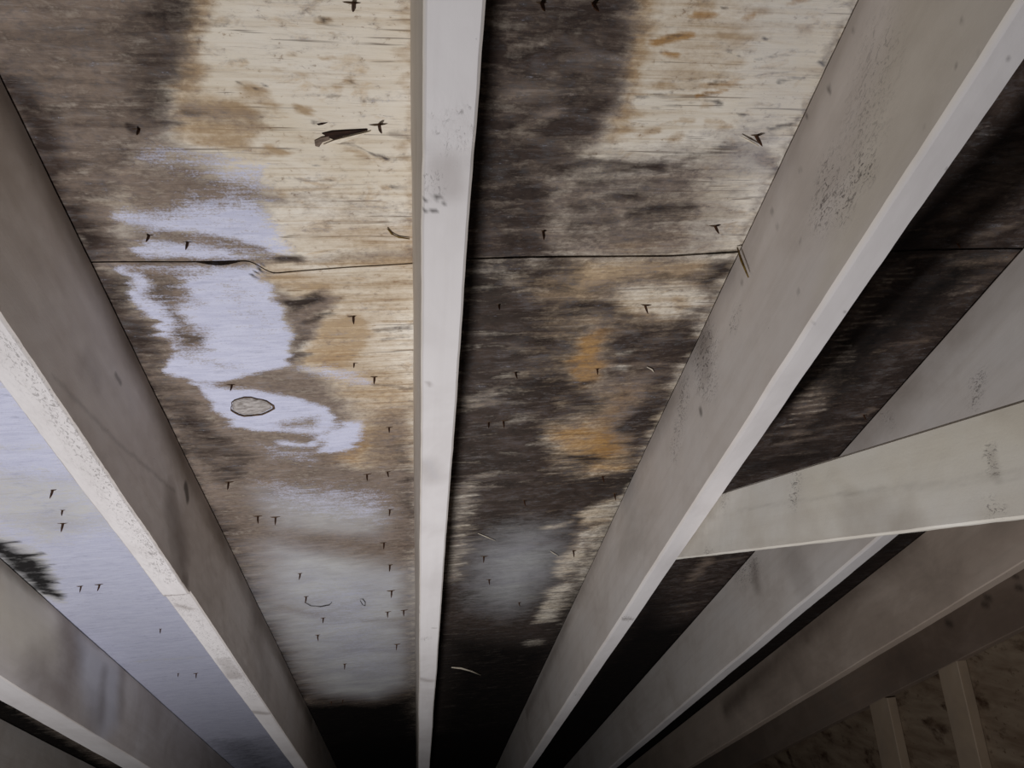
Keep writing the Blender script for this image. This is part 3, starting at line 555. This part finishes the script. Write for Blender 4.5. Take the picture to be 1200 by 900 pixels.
s = side(3, -1); s.line('stain_shade', .4, 60, [(1180, 640), (900, 800)], 30); s.line('stain_shade', .7, 5, [(941, 738), (945, 748)], 3); s.line('stain_shade', .9, 10, [(1070, 630), (924, 757), (850, 830)], 6)
s = side(4, -1); s.line('stain_shade', .8, 90, [(1200, 690), (1060, 780)], 50)
for x, y in ((1188, 675), (1192, 688), (1155, 700), (1110, 730), (1152, 708)): s.line('crack', .8, 5, [(x, y), (x+4, y+1)], 3)
#RAFSTAINS_END
stn = axis((-1.2, .1, .05), (.1, 3.4, .008), (3.4, 5.0, .05))
stnf = axis((-1.2, .12, .05), (.12, 1.4, .0035), (1.4, 3.4, .008), (3.4, 5.0, .05))
RAFO = {}
for i, X in RAF.items():
    lab, th = RAFLABEL[i]
    m = roof_at(X, 0, HB-.0008)
    stains = {}
    for fc in ('left', 'right', 'bottom'):
        if (i, fc) in RS:
            if fc == 'bottom': stains[fc] = (RS[(i, fc)], lambda V, X=X: np.stack([V[:, 0]+X, V[:, 1]], 1))
            else: stains[fc] = (RS[(i, fc)], lambda V: np.stack([V[:, 1], V[:, 2]+HB], 1))
    def shape(V, Fc, i=i):
        if i == 0:                               # slightly proud, torn shoulder half way along the underside
            dk = on_roof(522, 180, HB)[1]; t = sstep((V[:, 1]-dk+.01)/.05)
            low = V[:, 2] < .02
            V[:, 2] += np.where(low, .0035*(t-1)*1.0+.003*np.exp(-((V[:, 1]-dk)/.012)**2)*np.clip(V[:, 0]/.02, -1, 1), 0)
        if i == -1:                              # a saw step across the bottom edge
            dk = on_roof(208, 698, HB)[1]; low = V[:, 2] < .02
            V[:, 2] += np.where(low, np.where(V[:, 1] > dk, .004, 0) + .0016*(fbm(V[:, 1]*90, V[:, 0]*200, 77, 3)-.5)*(V[:, 1] < dk), 0)
        return V
    o = board('rafter', M_END if i == 4 else M_DIM if i == 3 else M_RAF, m, th, 5, DEP, stnf if i in (-1, 0, 1) else stn, stains, step=.003 if i in (-1, 0, 1) else .0065, seed=i+10, shape=shape, cool=.55 if i < 3 else 0, bevel=.0045 if i in (1, 2) else .0025)
    tag(o, lab, 'rafter', 'rafters under the roof deck'); RAFO[i] = o

# collar tie: level 2x4 nailed to the side of the wide rafter
TX0 = RAF[1]+TH/2+.0030; TZT, TZB = .1016, .0138
M_TIE = mat_rafter('painted_tie', lin((214, 210, 204)), lin((198, 190, 178)))
ts = Stain(lambda px, py: on_tie(px, py, TX0))
ts.line('crack', .16, 1.6, [(864, 598), (930, 588), (1000, 577), (1100, 565), (1200, 552)], 1.5); ts.line('crack', .13, 1.5, [(980, 580), (1120, 570), (1200, 561)], 1.5)
ts.line('scuff', 1, 9, [(934, 560), (928, 590)], 4); ts.line('scuff', .8, 6, [(850, 580), (848, 592)], 3); ts.line('scuff', 1, 14, [(1160, 530), (1165, 548)], 7); ts.line('stain_shade', .4, 10, [(1162, 530), (1168, 560)], 6); ts.line('scuff', .8, 16, [(1160, 595), (1172, 600)], 8)
ts.line('scuff', .7, 5, [(828, 647), (834, 650)], 2); ts.line('stain_shade', .35, 40, [(1000, 600), (1060, 620)], 20); ts.line('cream', .5, 60, [(960, 560), (1200, 500)], 30)
yend = (HB+.006)/math.sin(SL)-(.5/math.tan(SL))*0
# the tie's far end is cut along the roof slope, a little below the deck
def tie_shape(V, Fc):
    Yw = V[:, 1]; Zw = V[:, 2]+TZB
    ymax = (HS-.012-Zw*math.cos(SL))/math.sin(SL)
    V[:, 1] = np.where(Yw > 1.0, 1.0+(Yw-1.0)/(2.0-1.0)*(np.minimum(ymax, 9)-1.0), Yw)
    return V
tie = board('collar_tie', M_TIE, Matrix.Translation((TX0+TH/2, 0, CAMZ+TZB)), TH, 3, TZT-TZB, axis((-1.5, .3, .05), (.3, 2.0, .0035)), step=.003, stains=
            {'left': (ts, lambda V: np.stack([V[:, 1], V[:, 2]+TZB], 1))}, seed=3, shape=tie_shape)
tag(tie, 'level painted board running from the wide rafter across the next one', 'collar tie')

# ---------------------------------------------------------------- gable wall, studs, floor
def mat_gable():
    g = G('mouldy_gable', .9, .1)
    a = g.noise(g.vec(3, 6, 26), 1, 5, .6, .4); b = g.noise(g.vec(20, 9, 15, (0, 3, 1)), 1, 6, .6, .2); c2 = g.noise(g.vec(60, 50, 60), 1, 4, .6)
    c = g.mix(g.rng(a, .35, .65), lin((160, 142, 122)), lin((126, 106, 88)))
    c = g.mix(g.rng(b, .56, .68, 0, .85), c, lin((66, 44, 32)))
    c = g.mix(g.rng(c2, .62, .7, 0, .6), c, lin((84, 62, 44)))
    return g.done(c, a, .4, .002)
XG = RAF[4]+TH/2+.001
zr = lambda y: CAMZ+(HS+.004)/math.cos(SL)-y*math.tan(SL)
ya, yb = -1.1, 4.82
V = []
for x in (XG, XG+.012):
    for y in np.linspace(ya, yb, 40): V += [(x, y, 0.0), (x, y, zr(y)-.012)]
F = []
for k in range(39):
    a = 2*k; F.append([a, a+1, a+3, a+2]); F.append([80+a, 80+a+2, 80+a+3, 80+a+1]); F.append([a, a+2, 80+a+2, 80+a]); F.append([a+1, 81+a, 83+a, a+3])
F += [[0, 80, 81, 1], [78, 79, 159, 158]]
gw = make('wall_right', V, F, mat_gable()); tag(gw, 'mould-spotted gable end wall sheathing', 'wall', kind='structure')
M_STUD = mat_rafter('bare_stud', lin((190, 170, 148)), lin((172, 150, 128)))
for y0, y1, zt, lab in ((2.199, 2.296, -.359, 'wall stud standing against the gable wall, nearer to the collar tie'), (2.597, 2.716, -.518, 'wall stud standing against the gable wall, farther down towards the eaves')):
    hgt = CAMZ+zt
    mt = Matrix(((0, 0, -1, XG-.0008), (1, 0, 0, (y0+y1)/2), (0, -1, 0, hgt), (0, 0, 0, 1)))
    # local x -> world Y, local y -> -Z, local z -> -X
    o = board('wall_stud', M_STUD, mt, (y1-y0), 1, .036, axis((0, .5, .02), (.5, hgt-.03, .1)), seed=int(y0*10))
    tag(o, lab, 'stud', 'gable wall studs')
g = G('loose_insulation', .95, .05)
n1 = g.noise(g.vec(9, 9, 9), 1, 6, .7); n2 = g.noise(g.vec(60, 60, 60), 1, 4, .6)
M_INS = g.done(g.mix(g.rng(n1, .35, .65), lin((112, 104, 98)), lin((70, 64, 60))), g.math('ADD', n1, n2), .8, .03)
xs = np.linspace(-2.4, XG, 40); ys = np.linspace(-1.1, 5.2, 70); X, Y = np.meshgrid(xs, ys)
Z = .04*(fbm(X.ravel()*4, Y.ravel()*4, 91, 4)-.5)-.02
i = np.arange(X.size).reshape(X.shape)
fl = make('floor', np.stack([X.ravel(), Y.ravel(), Z], 1), np.stack([i[:-1, :-1], i[:-1, 1:], i[1:, 1:], i[1:, :-1]], -1).reshape(-1, 4), M_INS, smooth=True)
tag(fl, 'attic floor covered with loose grey insulation', 'floor', kind='structure')

# boarding that closes the eaves and the far side of the attic
def slab(name, lo, hi, mat, label):
    (a, b, c), (d, e, f) = lo, hi
    V = [(a, b, c), (d, b, c), (d, e, c), (a, e, c), (a, b, f), (d, b, f), (d, e, f), (a, e, f)]
    return tag(make(name, V, [(0, 3, 2, 1), (4, 5, 6, 7), (0, 1, 5, 4), (1, 2, 6, 5), (2, 3, 7, 6), (3, 0, 4, 7)], mat), label, 'wall', kind='structure')
M_BACK = mat_simple('dark_boards', (52, 44, 40), (34, 29, 27), (3, 30, 30), .95, .4)
slab('wall_front', (-2.4, 4.84, -.03), (XG-.002, 4.86, .11), M_BACK, 'dark boarding closing the eaves')
#DETAILS
# ---------------------------------------------------------------- nail points through the deck with their torn splinters
def nail_mesh(L, r, bend, seed):
    rr = random.Random(seed); V = []; F = []; K = 6; st = [(0, r), (.6, r*.95), (.85, r*.6), (1, r*.12)]
    a = rr.uniform(0, 6.28)
    for t, q in st:
        for k in range(K): th = k*2*math.pi/K+a; V.append((q*math.cos(th)+bend[0]*t*t*L, q*math.sin(th)+bend[1]*t*t*L, .004-t*(L+.004)))
    for s in range(len(st)-1):
        for k in range(K): F.append((s*K+k, (s+1)*K+k, (s+1)*K+(k+1) % K, s*K+(k+1) % K))
    F.append(tuple(range(K))); F.append(tuple(range((len(st)-1)*K, len(st)*K))[::-1])
    return V, F
def splinter_mesh(w, d, t, seed):
    """a lifted flake of veneer: lens-shaped, raised at the side of the nail"""
    rr = random.Random(seed); V = []; F = []; n = 7
    for k in range(n):
        u = k/(n-1); s = math.sin(math.pi*u)**.7; x = (u-.5)*w
        j = rr.uniform(.8, 1.2)
        V += [(x, -.15*d*s, .001), (x, d*s*.85*j, .001), (x, d*s*.5*j, -t*s*j), (x, -.1*d*s, -.3*t*s)]
    for k in range(n-1):
        a = 4*k
        for e in range(4): F.append((a+e, a+(e+1) % 4, a+4+(e+1) % 4, a+4+e))
    F += [(3, 2, 1, 0), tuple(4*(n-1)+e for e in range(4))]
    return V, F
NAILS = [(415, 4, 1.5), (163, 152, .9), (175, 276, 1), (220, 284, 1), (444, 147, 1.4), (272, 451, .9), (414, 371, 1.2), (439, 442, 1), (456, 501, .8), (430, 556, .9), (454, 553, .8), (268, 565, 1.1), (302, 605, 1), (323, 606, 1), (457, 597, .9), (450, 636, .9), (457, 662, 1), (459, 692, 1.1), (454, 717, .9), (473, 715, 1), (359, 699, 1), (379, 724, .9), (372, 744, 1), (465, 755, 1), (404, 778, 1), (352, 672, .9), (402, 820, .8), (388, 822, .8), (415, 426, .7),
 (635, 4, 1.5), (695, 4, 1.5), (637, 271, 1.3), (886, 159, 1.5), (838, 265, 1.2), (756, 358, 1.2), (604, 436, 1.1), (573, 495, .9), (590, 493, 1), (585, 357, .9), (614, 586, .9), (567, 652, .9), (573, 679, .9), (608, 706, .7), (672, 645, 1.1), (700, 432, .9), (706, 558, 1), (720, 578, 1), (812, 583, .8),
 (62, 574, 1.1), (74, 613, 1.1), (95, 687, .8), (117, 685, .9), (188, 737, .7), (230, 789, .9), (73, 598, .7), (209, 789, .6), (1012, 486, .9), (1122, 285, .8), (1010, 330, .8), (966, 392, .7)]
for k, (px, py, s) in enumerate(NAILS):
    X, d = on_roof(px, py); pa = panel_at(X, d); sc = np.clip(d/.9, .8, 1.5)**.6*s
    V, F = nail_mesh(.0125*sc, .0017*sc**.5, (random.uniform(-.18, .18), random.uniform(-.1, .2)), k)
    o = make('roofing_nail', V, F, M_NAIL, Matrix.Translation((X, d, HS)), pa)
    V, F = splinter_mesh(.014*sc*random.uniform(.6, 1.25), .0017*sc, .0018*sc, k)
    o = make('torn_splinter', V, F, M_SPL, Matrix.Translation((X+random.uniform(-.002, .002), d-.0015, HS+.0004)) @ Matrix.Rotation(random.uniform(-.12, .12), 4, 'Z'), pa)
# torn veneer: a dark wedge-shaped tear with a grey frayed end and a lifted pale lip below it
def flake(name, pix, lift, mat, label=None):
    q = np.array([on_roof(*p) for p in pix]); c0 = q.mean(0); n = len(q); pa = panel_at(*c0)
    V = [(a-c0[0], b-c0[1], .002) for a, b in q] + [((a-c0[0])*.94, (b-c0[1])*.9, -lift*random.uniform(.7, 1.2)) for a, b in q] + [(0, 0, -lift*.6)]
    F = [(k, (k+1) % n, n+(k+1) % n, n+k) for k in range(n)] + [(n+k, n+(k+1) % n, 2*n) for k in range(n)]
    o = make(name, V, F, mat, Matrix.Translation((c0[0], c0[1], HS)), pa)
    if label: o['label'] = label
    return o
M_TEAR = mat_simple('dark_tear', (24, 15, 12), (52, 34, 26), (60, 300, 60), .95, .5)
M_FRAY = mat_simple('frayed_grey', (124, 108, 96), (84, 72, 64), (150, 300, 150), .95, .6)
flake('torn_veneer', [(376, 156), (388, 153), (410, 151.5), (431, 150.5), (432, 151.3), (418, 154.5), (402, 159), (390, 163), (384, 161)], .0016, M_TEAR, 'dark wedge-shaped tear')
flake('torn_veneer', [(368, 164), (376, 160), (386, 158), (387, 163), (378, 166), (374, 172), (369, 171)], .0014, M_FRAY, 'grey frayed end of the tear')
flake('veneer_lip', [(378, 169), (392, 163), (414, 157), (436, 152), (420, 159), (398, 167)], .0022, M_PALE, 'pale lifted lip of the tear')
flake('torn_veneer', [(371, 145), (377, 143.5), (384, 143), (378, 145.5), (373, 146.5)], .0012, M_TEAR)
# the round knot in the white paint
kc = on_roof(294, 476); ka = (on_roof(319, 476)-on_roof(270, 476))[0]/2; kb = (on_roof(294, 487)-on_roof(294, 466))[1]/2
V = [(0, 0, -.0022)]; F = []; K = 22
for q, z in ((.45, -.0028), (.85, -.002), (1, .001)):
    for k in range(K):
        th = 2*math.pi*k/K; rr = q*(1+.06*math.sin(3*th+1)+.04*math.sin(7*th)); V.append((ka*rr*math.cos(th), kb*rr*math.sin(th), z+random.uniform(-.0004, .0004)))
for k in range(K): F.append((0, 1+(k+1) % K, 1+k))
for r_ in range(2):
    for k in range(K): a = 1+r_*K; F.append((a+k, a+(k+1) % K, a+K+(k+1) % K, a+K+k))
pk = panel_at(*kc)
o = make('knot', V, F, mat_simple('grey_knot', (190, 184, 182), (128, 120, 116), (90, 260, 90), .9, .8), Matrix.Translation((kc[0], kc[1], HS)), pk); o['label'] = 'grey oval knot'
V = []; F = []
for k in range(K):
    th = 2*math.pi*k/K; wv = .0005+.0020*max(0, math.sin(th-.1))+.0022*max(0, math.cos(th-.1))**8
    for q, z in ((1.0, -.0006), (1.0, -.0012)):
        pass
    rr = 1+.06*math.sin(3*th+1)+.04*math.sin(7*th)
    c_, s_ = math.cos(th), math.sin(th)
    V += [((ka*rr-.0004)*c_, (kb*rr-.0004)*s_, .001), ((ka*rr-.0004)*c_, (kb*rr-.0004)*s_, -.0016), ((ka*rr+wv)*c_, (kb*rr+wv)*s_, -.0016), ((ka*rr+wv)*c_, (kb*rr+wv)*s_, .001)]
for k in range(K):
    a = 4*k; b = 4*((k+1) % K)
    for e in range(4): F.append((a+e, b+e, b+(e+1) % 4, a+(e+1) % 4))
make('knot_rim', V, F, M_SPL, Matrix.Translation((kc[0], kc[1], HS)), pk)
# pale splinters, fibres and bits caught on the deck
def tube(pts, r, K=6, taper=True):
    pts = [Vector(p) for p in pts]; V = []; F = []; n = len(pts)
    for k, p in enumerate(pts):
        t = (pts[min(k+1, n-1)]-pts[max(k-1, 0)]).normalized(); u = t.orthogonal().normalized(); v = t.cross(u)
        q = r*(.35+.65*math.sin(math.pi*min(max(k/(n-1), .08), .92))) if taper else r
        for e in range(K): a = 2*math.pi*e/K; V.append(p+u*q*math.cos(a)+v*q*math.sin(a))
    for k in range(n-1):
        for e in range(K): F.append((k*K+e, k*K+(e+1) % K, (k+1)*K+(e+1) % K, (k+1)*K+e))
    F.append(tuple(range(K))[::-1]); F.append(tuple(range((n-1)*K, n*K)))
    return [tuple(v) for v in V], F
def strand(name, pix, r, mat, lift, label, cat, group=None, drop=0):
    P3 = []
    for k, (px, py) in enumerate(pix):
        X, d = on_roof(px, py, HS-lift); P3.append((X, d, HS-lift-drop*k/(len(pix)-1)))
    o0 = P3[0]
    V, F = tube([(p[0]-o0[0], p[1]-o0[1], p[2]-o0[2]) for p in P3], r)
    return tag(make(name, V, F, mat, roof_at(*o0), smooth=True), label, cat, group)
strand('wood_splinter', [(560, 625), (570, 629), (581, 634)], .0011, M_PALE, .0025, 'thin pale splinter lying slantwise over the bluish grey smudge', 'splinter')
strand('wood_splinter', [(529, 782), (540, 783), (552, 786), (563, 791)], .0032, M_PALE, .004, 'pale curled wood shaving on the blackest boards by the thin rafter', 'splinter')
strand('wood_splinter', [(645, 646), (650, 649), (655, 652)], .0010, M_PALE, .003, 'short pale splinter beside a nail and the flaked streak', 'splinter')
strand('wood_splinter', [(869, 160), (878, 165), (889, 171)], .0011, M_PALE, .0035, 'white sliver hanging from a rusty nail near the wide rafter', 'splinter')
strand('wood_splinter', [(758, 430), (764, 433), (767, 437)], .0010, M_PALE, .0025, 'tiny white sliver in the brown streaks near the wide rafter', 'splinter')
strand('twig', [(454, 268), (459, 274), (467, 278), (480, 280)], .0012, M_NEEDLE, .0018, 'curved yellow-brown needle sticking out beside the wrinkled-paint rafter', 'needle')
strand('bent_wire', [(357, 706), (364, 710), (376, 711), (386, 709), (389, 706)], .0011, M_WIRE, .0025, 'thin bent wire arc on the grey washed boards', 'wire')
strand('wire_loop', [(422, 702), (425, 702), (428, 706), (428, 710), (425, 709), (422, 704)], .0008, M_WIRE, .002, 'tiny wire loop stuck to the grey washed boards', 'wire')
# pine needle hanging out of the joint in front of the wide rafter
xw = RAF[1]-TH/2-.004; a = on_side(864, 290, xw); b = on_side(877, 325, xw)
pts = [(0, 0, 0), (-.001, (b[0]-a[0])*.4, (b[1]-a[1])*.45), (0, b[0]-a[0], b[1]-a[1])]
V, F = tube(pts, .0017); tag(make('pine_needle', V, F, M_NEEDLE, roof_at(xw, a[0], a[1]), smooth=True), 'dry needle hanging from the deck joint against the wide rafter', 'needle')
# nail heads holding the collar tie
for py_, pz_ in ():
    pass
